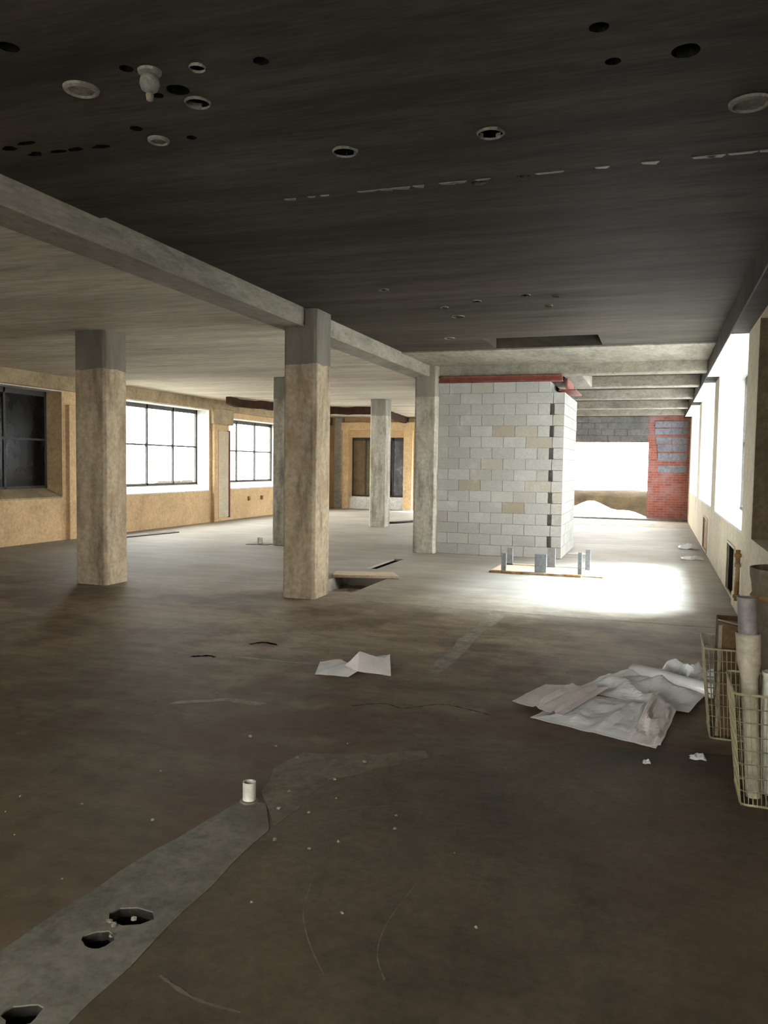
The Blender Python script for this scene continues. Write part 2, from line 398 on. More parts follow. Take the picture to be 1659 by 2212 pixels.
def mark(name, mat, pts, wd, z=.0042):
    """a thin ribbon along a smoothed path: cracks and scratches"""
    P = [Vector((x, y, 0)) for x, y in pts]; fine = []
    for i in range(len(P) - 1):
        a, b, c, d = P[max(i - 1, 0)], P[i], P[i + 1], P[min(i + 2, len(P) - 1)]
        for k in range(8):
            t = k / 8; fine.append(.5 * ((2 * b) + (c - a) * t + (2 * a - 5 * b + 4 * c - d) * t * t + (3 * b - a - 3 * c + d) * t ** 3))
    fine.append(P[-1]); m = MB()
    for i, p in enumerate(fine):
        d = (fine[min(i + 1, len(fine) - 1)] - fine[max(i - 1, 0)]).normalized(); n = Vector((-d.y, d.x, 0)) * wd * random.uniform(.25, 1)
        m.v += [(p.x + n.x, p.y + n.y, z), (p.x - n.x, p.y - n.y, z)]
        if i: m.f.append((2 * i - 2, 2 * i - 1, 2 * i + 1, 2 * i))
    m.build(name, mat, floor)
mark('scratch', M['screed_brown'], [(-1.209, 2.748), (-1.158, 2.563), (-1.057, 2.392), (-.943, 2.252)], .0035)
mark('scratch', M['screed_brown'], [(-.827, 2.89), (-.849, 2.615), (-.825, 2.423), (-.757, 2.296)], .003)
mark('scratch', M['screed_brown'], [(-1.429, 2.075), (-1.267, 2.018), (-1.107, 2.011)], .009)
mark('scratch', M['screed_brown'], [(-1.403, 3.329), (-1.248, 3.467), (-1.028, 3.566)], .003)
mark('crack', M['hole'], [(-1.882, 4.926), (-1.697, 5.055), (-1.549, 5.002), (-1.34, 5.173), (-1.174, 5.15), (-.971, 5.07)], .007, .0015)
mark('stain', M['hole'], [(-3.38, 6.288), (-3.30, 6.40), (-3.14, 6.35)], .035, .0015)
mark('stain', M['hole'], [(-3.62, 5.70), (-3.50, 5.78), (-3.42, 5.76)], .03, .0015)
# ------------------------------------------------------------------ ceilings
YS = 5.0
random.seed(8)
CH = [  # x, y, r, depth : round holes bored through the slab
    (-2.02, 3.24, .036, .2), (-1.72, 3.28, .036, .2), (-2.23, 3.41, .055, .2), (-2.21, 3.55, .06, .2), (-1.74, 4.34, .068, .2), (-.90, 4.33, .068, .2),
    (-.24, 3.74, .034, .2), (.06, 3.74, .06, .2), (-.28, 3.44, .04, .15), (-2.71, 2.85, .045, .15), (-2.34, 3.16, .032, .15), (-2.36, 3.43, .03, .15),
    (-2.48, 3.92, .028, .12), (-2.70, 3.73, .034, .12)]
near_h = [circle(x, y, r, 14, .06) for x, y, r, d in CH]
nar = [(-3.57, 3.75), (-3.48, 3.86), (-3.33, 3.87), (-3.21, 3.87), (-3.05, 3.88), (-3.42, 3.72)]
for x, y in nar: near_h.append(circle(x, y, .055, 8, .4, .45)); CH.append((x, y, .05, .07))
mb = MB()
up_ = lambda z: (lambda x, y: (x, y, z))
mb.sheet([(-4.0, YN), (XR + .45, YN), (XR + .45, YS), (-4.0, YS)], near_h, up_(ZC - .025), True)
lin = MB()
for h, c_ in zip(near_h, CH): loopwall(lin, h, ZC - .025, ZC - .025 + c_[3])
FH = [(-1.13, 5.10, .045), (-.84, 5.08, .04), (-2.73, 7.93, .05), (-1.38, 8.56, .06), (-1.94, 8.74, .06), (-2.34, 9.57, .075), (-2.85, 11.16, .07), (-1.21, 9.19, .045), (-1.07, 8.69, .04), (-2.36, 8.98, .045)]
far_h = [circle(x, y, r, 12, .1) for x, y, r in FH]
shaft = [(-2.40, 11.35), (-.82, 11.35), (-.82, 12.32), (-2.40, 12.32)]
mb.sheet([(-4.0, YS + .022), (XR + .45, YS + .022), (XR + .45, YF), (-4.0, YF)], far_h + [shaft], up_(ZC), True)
for h in far_h: loopwall(lin, h, ZC, ZC + .15)
loopwall(mb, shaft, ZC, ZC + .22)
mb.add([(-4, YS, ZC - .025), (XR + .45, YS, ZC - .025), (XR + .45, YS, ZC + .06), (-4, YS, ZC + .06)], [(0, 1, 2, 3)])
mb.add([(-4, YS + .022, ZC), (XR + .45, YS + .022, ZC), (XR + .45, YS + .022, ZC + .06), (-4, YS + .022, ZC + .06)], [(0, 1, 2, 3)])
mb.add([(-4, YS, ZC + .06), (XR + .45, YS, ZC + .06), (XR + .45, YS + .022, ZC + .06), (-4, YS + .022, ZC + .06)], [(0, 1, 2, 3)])
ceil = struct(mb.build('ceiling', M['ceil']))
lin.build('ceiling_hole_shade', M['hole'], ceil)  # hole walls blackened to stand for the shade inside
# pale thickened strip behind the recess
mb = MB(); mb.prism(jag([(-3.94, 12.36), (.74, 12.36), (.74, 14.2), (-3.94, 14.2)], .25, .012), ZC - .02, ZC + .01); mb.build('slab_strip', M['beam'], ceil)
# chipped rims around some of the holes
for (x, y, r) in [(-1.74, 4.34, .068), (-.90, 4.33, .068), (-2.02, 3.24, .036), (-2.21, 3.55, .06)] + FH:
    z = ZC - .025 if y < YS else ZC
    m = MB(); n = 14
    ri = [r * 1.0] * n; ro = [r * (1.04 + .18 * random.random()) for k in range(n)]
    a = [2 * math.pi * k / n for k in range(n)]
    m.add([(x + ri[k] * math.cos(a[k]), y + ri[k] * math.sin(a[k]), z - .012) for k in range(n)] + [(x + ro[k] * math.cos(a[k]), y + ro[k] * math.sin(a[k]), z + .001) for k in range(n)] + [(x + ri[k] * math.cos(a[k]), y + ri[k] * math.sin(a[k]), z + .02) for k in range(n)],
          [(k, (k + 1) % n, n + (k + 1) % n, n + k) for k in range(n)] + [(k, 2 * n + k, 2 * n + (k + 1) % n, (k + 1) % n) for k in range(n)])
    m.build('hole_rim', M['dust_plaster'], ceil)
# broken pale edge along the slab step
mb = MB()
for k in range(26):
    x = -2.4 + k * .125 + random.uniform(-.04, .04); wdt = random.uniform(.05, .16)
    if random.random() < .3: continue
    mb.prism([(x, YS - .01), (x + wdt, YS - .005), (x + wdt * .8, YS + random.uniform(.01, .04)), (x + .1 * wdt, YS + .012)], ZC - .03, ZC - .004)
mb.build('chipped_edge', M['pvc_grey'], ceil)
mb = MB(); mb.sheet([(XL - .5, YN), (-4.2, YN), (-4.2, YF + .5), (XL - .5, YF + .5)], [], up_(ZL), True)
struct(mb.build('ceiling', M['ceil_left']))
mb = MB(); mb.box(XL - .6, XR + .7, YN - .3, YF + .8, ZC + .3, ZC + .5); struct(mb.build('roof_slab', M['beam']))

# ------------------------------------------------------------------ beams
def rough_beam(x0, x1, y0, y1, z0, z1, name, label, mat='beam', axis='y'):
    m = MB(); m.box(x0, x1, y0, y1, z0, z1)
    o = m.build(name, M[mat], origin=((x0 + x1) / 2, (y0 + y1) / 2, z0), bevel=.015)
    return tag(o, label, 'beam')
rough_beam(-4.32, -3.94, YN, YF, 3.21, ZC + .2, 'ceiling_beam', 'long concrete beam running lengthwise over the row of columns by the pit')
for k, (y, lab) in enumerate([(14.20, 'concrete cross beam directly above the red steel lintel of the block wall'), (16.60, 'second concrete cross beam, first one seen beyond the block wall'),
                              (19.50, 'third concrete cross beam, midway between block wall and far opening'), (22.70, 'fourth concrete cross beam, next to last before the far opening'), (25.60, 'last concrete cross beam, just in front of the grey block lintel')]):
    rough_beam(-3.94, .74, y, y + .32, 3.21, ZC + .1, 'cross_beam', lab)
rough_beam(-1.62, -1.28, 14.52, 16.6, 3.21, ZC + .1, 'short_beam', 'short concrete beam above the bright side of the block wall')

# ------------------------------------------------------------------ columns
M['col_a'] = mat_column('painted_column_concrete', (.46, .36, .25), (.19, .165, .135), 2.78)
M['col_b'] = mat_column('pale_column_concrete', (.46, .42, .35), (.27, .25, .21), 2.85)
def column(x0, x1, y0, y1, top, label, mat, ch=.035):
    m = MB(); m.prism([(x0 + ch, y0), (x1 - ch, y0), (x1, y0 + ch), (x1, y1 - ch), (x1 - ch, y1), (x0 + ch, y1), (x0, y1 - ch), (x0, y0 + ch)], 0, top)
    o = m.build('column', M[mat], origin=((x0 + x1) / 2, (y0 + y1) / 2, 0), bevel=.006)
    return tag(o, label, 'column', 'concrete columns')
column(-4.22, -3.80, 8.64, 9.12, ZC, 'beige concrete column beside the plank and floor pit', 'col_a')
column(-7.16, -6.68, 8.55, 9.02, ZL, 'stained concrete column standing between the dark window and the bright window', 'col_a')
column(-4.22, -3.80, 14.05, 14.5, ZC, 'pale concrete column built against the grey block wall', 'col_b')
column(-7.10, -6.66, 14.08, 14.52, ZL, 'grey concrete column mostly hidden behind the column by the pit', 'col_b')
column(-7.0, -6.58, 19.38, 19.86, ZL, 'farthest concrete column, in front of the mottled end window', 'col_b')

# ------------------------------------------------------------------ walls with openings
def wall_x(name, mat, x_in, x_out, y0, y1, z0, z1, ops):
    """wall in the YZ plane, ops: (ya, yb, za, zb)"""
    m = MB(); holes = [[(a, c), (b, c), (b, d), (a, d)] for a, b, c, d in ops]
    for x, fl in ((x_in, x_in > x_out), (x_out, x_in < x_out)):
        m.sheet([(y0, z0), (y1, z0), (y1, z1), (y0, z1)], holes, lambda y, z, x=x: (x, y, z), not fl)
    for a, b, c, d in ops:
        m.add([(x_in, a, c), (x_in, b, c), (x_in, b, d), (x_in, a, d), (x_out, a, c), (x_out, b, c), (x_out, b, d), (x_out, a, d)],
              [(0, 4, 5, 1), (1, 5, 6, 2), (2, 6, 7, 3), (3, 7, 4, 0)])
    return struct(m.build(name, M[mat]))
def wall_y(name, mat, y_in, y_out, x0, x1, z0, z1, ops):
    m = MB(); holes = [[(a, c), (b, c), (b, d), (a, d)] for a, b, c, d in ops]
    for y in (y_in, y_out):
        m.sheet([(x0, z0), (x1, z0), (x1, z1), (x0, z1)], holes, lambda x, z, y=y: (x, y, z))
    for a, b, c, d in ops:
        m.add([(a, y_in, c), (b, y_in, c), (b, y_in, d), (a, y_in, d), (a, y_out, c), (b, y_out, c), (b, y_out, d), (a, y_out, d)],
              [(0, 4, 5, 1), (1, 5, 6, 2), (2, 6, 7, 3), (3, 7, 4, 0)])
    return struct(m.build(name, M[mat]))
TOP = ZC + .32
LW = [(3.3, 7.7, .86, 2.98), (8.74, 13.14, .88, 2.98), (14.30, 18.72, .86, 2.99), (19.76, 23.10, .88, 2.84), (25.3, 26.8, .06, 2.85), (23.55, 25.1, .5, 2.9)]
wl = wall_x('wall_left', 'tan', XL, XL - .5, YN, YF + .5, 0, TOP, LW)
# header band, pilasters and worn skirting on the left wall
mb = MB(); mb.box(XL - .02, XL + .10, YN, YF, 2.995, ZL + .02); mb.build('header_band', M['tan_header'], wl)
for (a, b) in [(7.8, 8.64), (13.24, 14.22), (18.82, 19.02)]:
    mb = MB(); mb.box(XL - .02, XL + .10, a, b, 0, 2.72); mb.build('pilaster', M['tan'], wl, bevel=.01)
mb = MB(); mb.box(XL - .02, XL + .13, 18.76, 19.80, 2.62, 3.05); mb.build('corbel', M['tan_header'], wl, bevel=.02)
mb = MB(); mb.box(XL - .01, XL + .05, 19.10, 19.66, .10, 2.45); mb.build('pale_panel', M['cream'], wl, bevel=.005)
for y in (19.06, 19.70):
    mb = MB(); mb.box(XL - .01, XL + .07, y - .022, y + .022, .08, 2.48); mb.build('panel_edge', M['red_steel'], wl)
for y in (20.9, 21.7):
    mb = MB(); mb.lathe(XL + .0, y, [(.0, .5), (.06, .5), (.06, .62), (.0, .62)], 10, False, False); mb.build('wall_bracket', M['rust'], wl)

def window(idx, name, axis, x, a, b, c, d, ncol, nrow, pane_mat, frame='dark_metal', sill=None, depth=.05, bar=.05, skip=()):
    """steel window in a recess; axis 'x': the pane plane is x = const and a..b run along Y. axis 'y': plane y = x, a..b along X"""
    root = bpy.data.objects.new(name, None); COL.objects.link(root); root['kind'] = 'structure'
    def bx(m, u0, u1, z0, z1, t0, t1):
        return m.box(x + t0, x + t1, u0, u1, z0, z1) if axis == 'x' else m.box(u0, u1, x + t0, x + t1, z0, z1)
    h = depth / 2
    for (u0, u1, z0, z1) in [(a, a + bar, c, d), (b - bar, b, c, d), (a, b, c, c + bar), (a, b, d - bar * 2.2, d)]:
        m = MB(); bx(m, u0, u1, z0, z1, -h, h); m.build('frame', M[frame], root)
    us = [a + (b - a) * k / ncol for k in range(ncol + 1)]; zs = [c + (d - c) * k / nrow for k in range(nrow + 1)]
    for k in range(1, ncol):
        m = MB(); bx(m, us[k] - bar * .55, us[k] + bar * .55, c, d, -h, h); m.build('mullion', M[frame], root)
    for k in range(1, nrow):
        m = MB(); bx(m, a, b, zs[k] - bar * .4, zs[k] + bar * .4, -h * .8, h * .8); m.build('transom', M[frame], root)
    # small corner gussets on every light
    for i in range(ncol):
        for j in range(nrow):
            m = MB()
            for (u, su) in ((us[i], 1), (us[i + 1], -1)):
                for (z, sz) in ((zs[j], 1), (zs[j + 1], -1)):
                    g = .075; q = [(u, z), (u + su * g, z), (u, z + sz * g)]
                    if axis == 'x': m.add([(x - h * .5, p, r) for p, r in q] + [(x + h * .5, p, r) for p, r in q], [(0, 1, 2), (5, 4, 3), (0, 3, 4, 1), (1, 4, 5, 2), (2, 5, 3, 0)])
                    else: m.add([(p, x - h * .5, r) for p, r in q] + [(p, x + h * .5, r) for p, r in q], [(0, 1, 2), (5, 4, 3), (0, 3, 4, 1), (1, 4, 5, 2), (2, 5, 3, 0)])
            m.build('corner_gusset', M[frame], root)
            if (i, j) in skip: continue
            m = MB(); bx(m, us[i], us[i + 1], zs[j], zs[j + 1], -.003, .003)
            m.build('pane', M[pane_mat] if isinstance(pane_mat, str) else M[pane_mat[i % len(pane_mat)]], root)
    if sill:
        (x_in, zi, zo, mt) = sill
        m = MB()
        if axis == 'x':
            xo = x; xs = (xo, x_in + (.004 if x_in > xo else -.004))
            m.add([(xs[0], a, zi - .03), (xs[1], a, zi - .03), (xs[1], a, zi), (xs[0], a, zo), (xs[0], b, zi - .03), (xs[1], b, zi - .03), (xs[1], b, zi), (xs[0], b, zo)],
                  [(0, 1, 2, 3), (7, 6, 5, 4), (0, 4, 5, 1), (1, 5, 6, 2), (2, 6, 7, 3), (3, 7, 4, 0)])
            m.build('sill', M[mt], root)
    return root
for i, (op, pm, mt) in enumerate([(LW[0], 'glass_dark', 'tan'), (LW[1], 'glass_dark', 'tan_header'), (LW[2], 'glass', 'blown_white'), (LW[3], 'glass', 'blown_white')]):  # sills of the bright windows are whitened to stand for glare
    n = 3 if i == 3 else 4
    window(i, 'window_%d' % (i + 1), 'x', XL - .4, op[0], op[1], op[2] + .16, op[3], n, 2, pm, sill=(XL, op[2], op[2] + .16, mt))
window(4, 'window_5', 'x', XL - .3, LW[4][0], LW[4][1], LW[4][2], LW[4][3], 2, 1, ['glass_dark', 'glass_mottled'])
window(12, 'window_13', 'x', XL - .4, 23.55, 25.1, .5, 2.9, 2, 2, 'glass')  # unseen window added behind a column to brighten the far corner
for op in (LW[2], LW[3]):
    mb = MB(); mb.box(XL - .36, XL - .002, op[1] - .012, op[1] + .004, op[2], op[3]); mb.build('toned_reveal', M['blown_white'], wl)  # white face stands for daylight blown out on the far reveal
# pale strips under the window heads
for op in (LW[2], LW[3], LW[1]):
    mb = MB(); mb.box(XL - .36, XL + .01, op[0], op[1], op[3] - .012, op[3] + .004); mb.build('toned_head', M['blown_white'], wl)

# right wall
RW = [(3.8, 8.9, .91, 3.13), (9.9, 14.4, .92, 3.15), (15.4, 19.8, .94, 3.15), (20.8, 25.3, .94, 3.15)]
NI = [(10.56, 11.6, .03, .64), (16.08, 17.46, .03, .65)]
wr = wall_x('wall_right', 'cream', XR, XR + .5, YN, YF + .5, 0, TOP, RW + NI)
mb = MB()
for a in [(YN, YF)]: mb.box(.735, XR + .02, a[0], a[1], 3.15, ZC + .02)
mb.build('header_band', M['ceil'], wr, bevel=.01)
for (a, b, c, d), mt in zip(NI, ('hole', 'rust')):     # heater recesses at floor level, framed; near one's shade is a black fill
    mb = MB(); mb.box(XR + .02, XR + .45, a - .05, b + .05, c - .05, d + .05); mb.build('recess', M[mt], wr)
    for bx_ in [(a - .03, a, c, d + .03), (b, b + .03, c, d + .03), (a, b, d, d + .03)]:
        mb = MB(); mb.box(XR - .012, XR + .01, bx_[0], bx_[1], bx_[2], bx_[3]); mb.build('recess_trim', M['cream'], wr)
for (a, b, c, d) in RW[1:]:  # blown-out daylight painted as white faces on far reveals and heads
    mb = MB(); mb.box(XR + .002, XR + .40, b - .012, b + .004, c, d); mb.build('toned_reveal', M['blown_white'], wr)
    mb = MB(); mb.box(XR - .19, XR + .40, a, b, d - .010, d + .004); mb.build('toned_head', M['blown_white'], wr)
mb = MB(); mb.box(XR + .004, XR + .38, 8.885, 8.905, .91, 3.13); mb.build('toned_reveal', M['brown_board'], wr)  # brown strip darkening the far reveal of the boarded opening
mb = MB(); mb.box(XR - .04, XR + .02, 9.55, 10.35, 0, .17); mb.build('plinth_block', M['cream'], wr, bevel=.01)
root = struct(bpy.data.objects.new('window_6', None)); COL.objects.link(root)
mb = MB(); mb.box(XR + .38, XR + .42, 3.8, 8.9, .91, 3.13); mb.build('board', M['brown_board'], root)
for y in (5.07, 6.35, 7.62): mb = MB(); mb.box(XR + .365, XR + .385, y - .02, y + .02, .91, 3.13); mb.build('batten', M['brown_board'], root)
window(6, 'window_7', 'x', XR + .42, 9.9, 14.4, .96, 3.12, 4, 2, 'glass', sill=(XR, .925, .96, 'blown_white'))
window(7, 'window_8', 'x', XR + .42, 15.4, 19.8, .98, 3.12, 4, 2, 'glass_dirty', sill=(XR, .945, .98, 'blown_white'))
window(8, 'window_9', 'x', XR + .42, 20.8, 25.3, .98, 3.12, 4, 2, 'glass_dirty', sill=(XR, .945, .98, 'blown_white'))

# front (behind the camera) and back walls
wall_y('wall_front', 'tan_header', YN, YN - .3, XL - .5, XR + .5, 0, TOP, [(-4.6, .4, .8, 3.05)])
window(11, 'window_12', 'y', YN - .2, -4.6, .4, .8, 3.05, 5, 2, 'glass')  # unseen window, put in to bring daylight from behind the camera
BO = [(-10.5, -8.42, .44, 2.56), (-7.9, -4.5, .10, 2.76)]
wb = wall_y('wall_back', 'tan', YF, YF + .5, XL - .5, -4.2, 0, TOP, BO)
mb = MB(); mb.box(-10.95, -4.2, YF - .3, YF + .02, 2.80, 3.08); mb.build('header_band', M['tan'], wb)
mb = MB(); mb.box(-10.98, -10.72, YF - .32, YF + .02, 0, 3.28); mb.build('pilaster', M['beam'], wb)
mb = MB(); mb.box(-10.72, -10.50, YF - .2, YF + .02, 0, 2.8); mb.build('pilaster', M['tan'], wb)
mb = MB(); mb.box(-10.5, -8.42, YF - .03, YF + .02, .0, .44); mb.build('whitened_apron', M['blown_white'], wb)  # apron painted white to stand for the glare on it
mb = MB(); mb.box(-8.42, -8.1, YF - .2, YF + .02, 0, 2.8); mb.build('pilaster', M['tan'], wb)
window(9, 'window_10', 'y', YF + .25, -10.5, -8.42, .44, 2.56, 4, 1, ['brown_board', 'olive', 'glass_dark', 'glass_mottled'])
window(10, 'window_11', 'y', YF + .25, -7.9, -4.5, .10, 2.76, 3, 2, 'glass')  # hidden window, put in to bring daylight to the far left end
# end of the right-hand bay: opening under a block lintel, brick pier
YB = 26.2
wb2 = wall_y('wall_end', 'brick', YB, YB + .45, -4.2, XR + .5, 0, TOP, [(-3.5, -.27, .04, 2.41)])
mb = MB(); mb.box(-3.5, .93, YB - .35, YB + .1, .0, .05); mb.build('threshold', M['patch'], wb2)
def blocks(parent, mat, x0, x1, y, z0, n, h=.2, L=.4, t=.05, gap=.01, off=0, seed=1, name='concrete_block'):
    random.seed(seed); cache = {}
    for r in range(n):
        x = x0 - (L / 2 if (r + off) % 2 else 0)
        while x < x1 - .02:
            a = max(x, x0); b = min(x + L, x1)
            if b - a > .05:
                ln = round(b - a - gap, 3)
                if ln not in cache:
                    m = MB(); m.box(0, ln, -t, 0, 0, h - gap); cache[ln] = m.mesh(name); cache[ln].materials.append(mat)
                o = bpy.data.objects.new(name, cache[ln]); COL.objects.link(o)
                o.location = (a + gap / 2, y + t + random.uniform(-.003, .003), z0 + r * h + gap / 2)
                o.parent = parent
            x += L
blocks(wb2, M['block_dark'], -3.5, -.27, YB - .05, 2.41, 4, seed=3)
for (x0, x1, z0, z1) in [(-.10, .86, 2.86, 3.06), (-.10, .86, 2.64, 2.84), (-.06, .86, 2.36, 2.56), (-.02, .86, 2.12, 2.34), (.0, .86, 1.84, 2.08), (.02, .86, 1.48, 1.70)]:
    k = 2; 
    for q in range(k):
        xa = x0 + (x1 - x0) * q / k; xb = x0 + (x1 - x0) * (q + 1) / k
        mb = MB(); mb.box(xa + .006, xb - .006, YB - .03, YB + .02, z0 + .006, z1 - .006); mb.build('infill_block', M['block_blue'], wb2)

# ------------------------------------------------------------------ block enclosure
wc = bpy.data.objects.new('wall_center', None); COL.objects.link(wc); struct(wc)
mb = MB(); mb.box(-3.80, -1.80, 14.213, 16.42, 0, 3.095); mb.box(-1.81, -1.60, 14.31, 16.42, 0, 2.9); mb.box(-1.70, -1.562, 14.24, 16.42, 0, 2.89); mb.build('mortar_core', M['mortar'], wc)
random.seed(21)
cache = {}
def block_obj(lx, ly, lz):
    k = (round(lx, 3), round(ly, 3), round(lz, 3))
    if k not in cache:
        m = MB(); m.box(0, lx, 0, ly, 0, lz); cache[k] = m.mesh('concrete_block'); cache[k].materials.append(M['block'])
    o = bpy.data.objects.new('concrete_block', cache[k]); COL.objects.link(o); o.parent = wc; return o
HC = 3.10 / 16
for r in range(16):
    z = r * HC + .005
    x = -3.80 - (.2 if r % 2 else 0)
    xe = -1.80 if r % 2 else -1.745
    while x < xe - .03:
        a = max(x, -3.80); b = min(x + .4, xe)
        if xe - b < .07: b = xe
        o = block_obj(b - a - .008, .12, HC - .008); o.location = (a + .004, 14.20 + random.uniform(-.003, .003), z)
        x = b if b == xe else x + .4
    # return wall: toothed corner blocks and courses along its bright side
    if r < 15:
        y = 14.20 if r % 2 == 0 else 14.20
        first = True
        y0 = 14.20
        while y0 < 16.40:
            ln = (.2 if r % 2 else .4) if first else .4
            y1 = min(y0 + ln, 16.44)
            o = block_obj(.17 if r % 2 else .19, y1 - y0 - .008, HC - .008)
            o.location = (-1.55 - (.17 if r % 2 else .19), y0 + .004 + (random.uniform(-.012, .004) if first else 0), z)
            y0 = y1; first = False
# red steel lintels
L1 = thing('steel_lintel', (-2.7, 14.27, 3.10), 'red steel beam lying along the top of the grey block wall', 'lintel')
mb = MB(); mb.box(-3.80, -1.60, 14.15, 14.36, 3.185, 3.207); mb.build('top_flange', M['red_steel'], L1)
mb = MB(); mb.box(-3.80, -1.60, 14.15, 14.36, 3.103, 3.120); mb.build('bottom_flange', M['red_steel'], L1)
mb = MB(); mb.box(-3.80, -1.60, 14.20, 14.26, 3.120, 3.185); mb.build('web', M['red_steel'], L1)
L2 = thing('steel_lintel', (-1.6, 15.3, 2.98), 'short red steel plate over the bright side of the block wall', 'lintel')
mb = MB(); mb.box(-1.72, -1.42, 14.75, 15.95, 2.985, 3.005); mb.build('flange', M['red_steel'], L2)
mb = MB(); mb.box(-1.60, -1.57, 14.75, 15.95, 3.005, 3.20); mb.build('web', M['red_steel'], L2)

# ------------------------------------------------------------------ outside
mb = MB(); mb.sheet([(-60, -40), (60, -40), (60, 32), (-60, 32)], [], lambda x, y: (x, y, -.42)); struct(mb.build('outside_ground', M['ground']))
mb = MB(); NX, NY = 60, 14; random.seed(2)
for j in range(NY + 1):
    for i in range(NX + 1):
        x = -22 + 32 * i / NX; y = 31 + 7 * j / NY; q = j / NY
        z = -.45 + 1.16 * math.sin(min(1, q * 9) * math.pi / 2) if q < .3 else .71 - 3.2 * (q - .3) ** 1.3
        z += .10 * noise.noise(Vector((x * .9, y * .9, 0))) * (q > .05)
        mb.v.append((x, y, z))
mb.f = [(j * (NX + 1) + i, j * (NX + 1) + i + 1, (j + 1) * (NX + 1) + i + 1, (j + 1) * (NX + 1) + i) for j in range(NY) for i in range(NX)]
mb.smooth = True
tag(mb.build('earth_bank', M['bank'], origin=(-6, 31, -.42)), 'low tan earth bank outside beyond the far opening', 'bank')
mb = MB(); NX, NY = 30, 10
for j in range(NY + 1):
    for i in range(NX + 1):
        x = -5.5 + 6 * i / NX; y = 27.9 + 2.9 * j / NY; u = i / NX; q = j / NY
        e = math.sin(math.pi * u) ** .7 * math.sin(math.pi * q) ** .8
        mb.v.append((x, y, -.45 + e * (.62 + .5 * noise.noise(Vector((x * 1.1, y * 1.1, 3))))))
mb.f = [(j * (NX + 1) + i, j * (NX + 1) + i + 1, (j + 1) * (NX + 1) + i + 1, (j + 1) * (NX + 1) + i) for j in range(NY) for i in range(NX)]
mb.smooth = True
tag(mb.build('gravel_mound', M['ground'], origin=(-2.5, 29.5, -.42)), 'bright white mound on the ground outside the far opening', 'mound')

# ------------------------------------------------------------------ objects on the floor
# plank over the pit
pk = MB(); pk.add([(-4.30, 10.44, .004), (-3.40, 10.70, .004), (-3.60, 11.06, .004), (-4.42, 10.84, .004), (-4.30, 10.44, .045), (-3.40, 10.70, .045), (-3.60, 11.06, .045), (-4.42, 10.84, .045)],
                  [(0, 3, 2, 1), (4, 5, 6, 7), (0, 1, 5, 4), (1, 2, 6, 5), (2, 3, 7, 6), (3, 0, 4, 7)])
tag(pk.build('plank', M['wood'], origin=(-3.9, 10.75, 0), bevel=.004), 'pale wooden plank laid across the floor pit beside the column', 'plank')

# hatch frame with steel stubs near the block wall
hf = thing('stub_frame', (-1.5, 12.4, 0), 'low floor frame with upright galvanised steel stubs before the block wall', 'frame')
mb = MB(); mb.box(-2.33, -1.0, 11.93, 12.02, .0, .035); mb.build('front_rail', M['rust'], hf)
mb = MB(); mb.box(-2.33, -1.0, 12.86, 12.94, .0, .035); mb.build('back_rail', M['wood'], hf)
mb = MB(); mb.box(-2.36, -.98, 12.04, 12.84, .0, .022); mb.build('base_board', M['wood'], hf)
mb = MB(); mb.box(-1.0, -.70, 12.02, 12.06, 0, .014); mb.build('rail_end', M['rust'], hf)
def stud(x, y, wd, dp, z0, z1, opened, name='steel_stub'):
    """folded C-section"""
    m = MB(); t = .012
    m.box(x - wd / 2, x + wd / 2, y, y + t, z0, z1)
    m.box(x - wd / 2, x - wd / 2 + t, y + t, y + dp, z0, z1); m.box(x + wd / 2 - t, x + wd / 2, y + t, y + dp, z0, z1)
    m.build(name, M['zinc'], hf)
stud(-2.15, 11.98, .07, .05, .0, .30, 0); stud(-2.21, 12.86, .09, .06, .02, .29, 1)
stud(-1.60, 11.99, .17, .06, .0, .31, 0); stud(-1.54, 12.80, .12, .06, .02, .33, 1)
stud(-1.03, 12.02, .055, .05, .0, .36, 0); stud(-.97, 12.70, .07, .06, .02, .34, 1)

def pipe_stub(x, y, r, h, label, flange=False):
    t = thing('pipe_stub', (x, y, 0), label, 'pipe')
    m = MB(); m.lathe(x, y, [(r, 0), (r, h), (r * .84, h), (r * .84, h * .35)], 22, False, True); m.smooth = False
    pw = m.build('pipe_wall', M['pvc'], t)
    m = MB(); m.lathe(x, y, [(r * .83, h * .36), (r * .83, h * .37)], 16); m.build('dirt_plug', M['hole'], pw)
    m = MB(); m.lathe(x, y, [(r * 1.5, 0), (r * 1.35, .012), (r * 1.0, .014)], 18, True, False); m.build('mortar_collar', M['patch'], t)
    return t
pipe_stub(-1.79, 3.33, .031, .10, 'short white plastic pipe stub rising from the screed strip')
pipe_stub(-7.42, 14.2, .055, .13, 'small pale pipe stub on the bright floor by the hidden grey column')
m = MB(); m.prism([(-7.62, 13.98), (-7.2, 14.05), (-7.15, 14.3), (-7.55, 14.36)], 0, .012)
tag(m.build('floor_plate', M['dark_metal'], origin=(-7.4, 14.2, 0)), 'thin dark plate under the distant pale pipe stub', 'plate')

# dark framed panel lying near the left windows
fp = thing('floor_grating', (-10.45, 15.0, 0), 'dark flat panel lying on the floor under the bright window', 'panel')
m = MB(); m.prism([(-10.72, 14.1), (-10.50, 14.0), (-10.22, 15.65), (-10.44, 15.75)], .0, .02); m.build('board', M['black_rubber'], fp)
m = MB(); m.prism([(-10.66, 14.14), (-10.54, 14.08), (-10.42, 14.8), (-10.55, 14.86)], .02, .026); m.build('inset_sheet', M['zinc'], fp)
# hose on the far floor
m = MB(); m.tube([(-6.95, 20.45, .03), (-6.75, 20.7, .03), (-6.55, 21.2, .03), (-6.35, 21.9, .03), (-6.2, 22.6, .03)], .03, 8); m.smooth = True
tag(m.build('hose', M['black_rubber'], origin=(-6.5, 21.3, 0)), 'black hose curving on the bright floor behind the farthest column', 'hose')
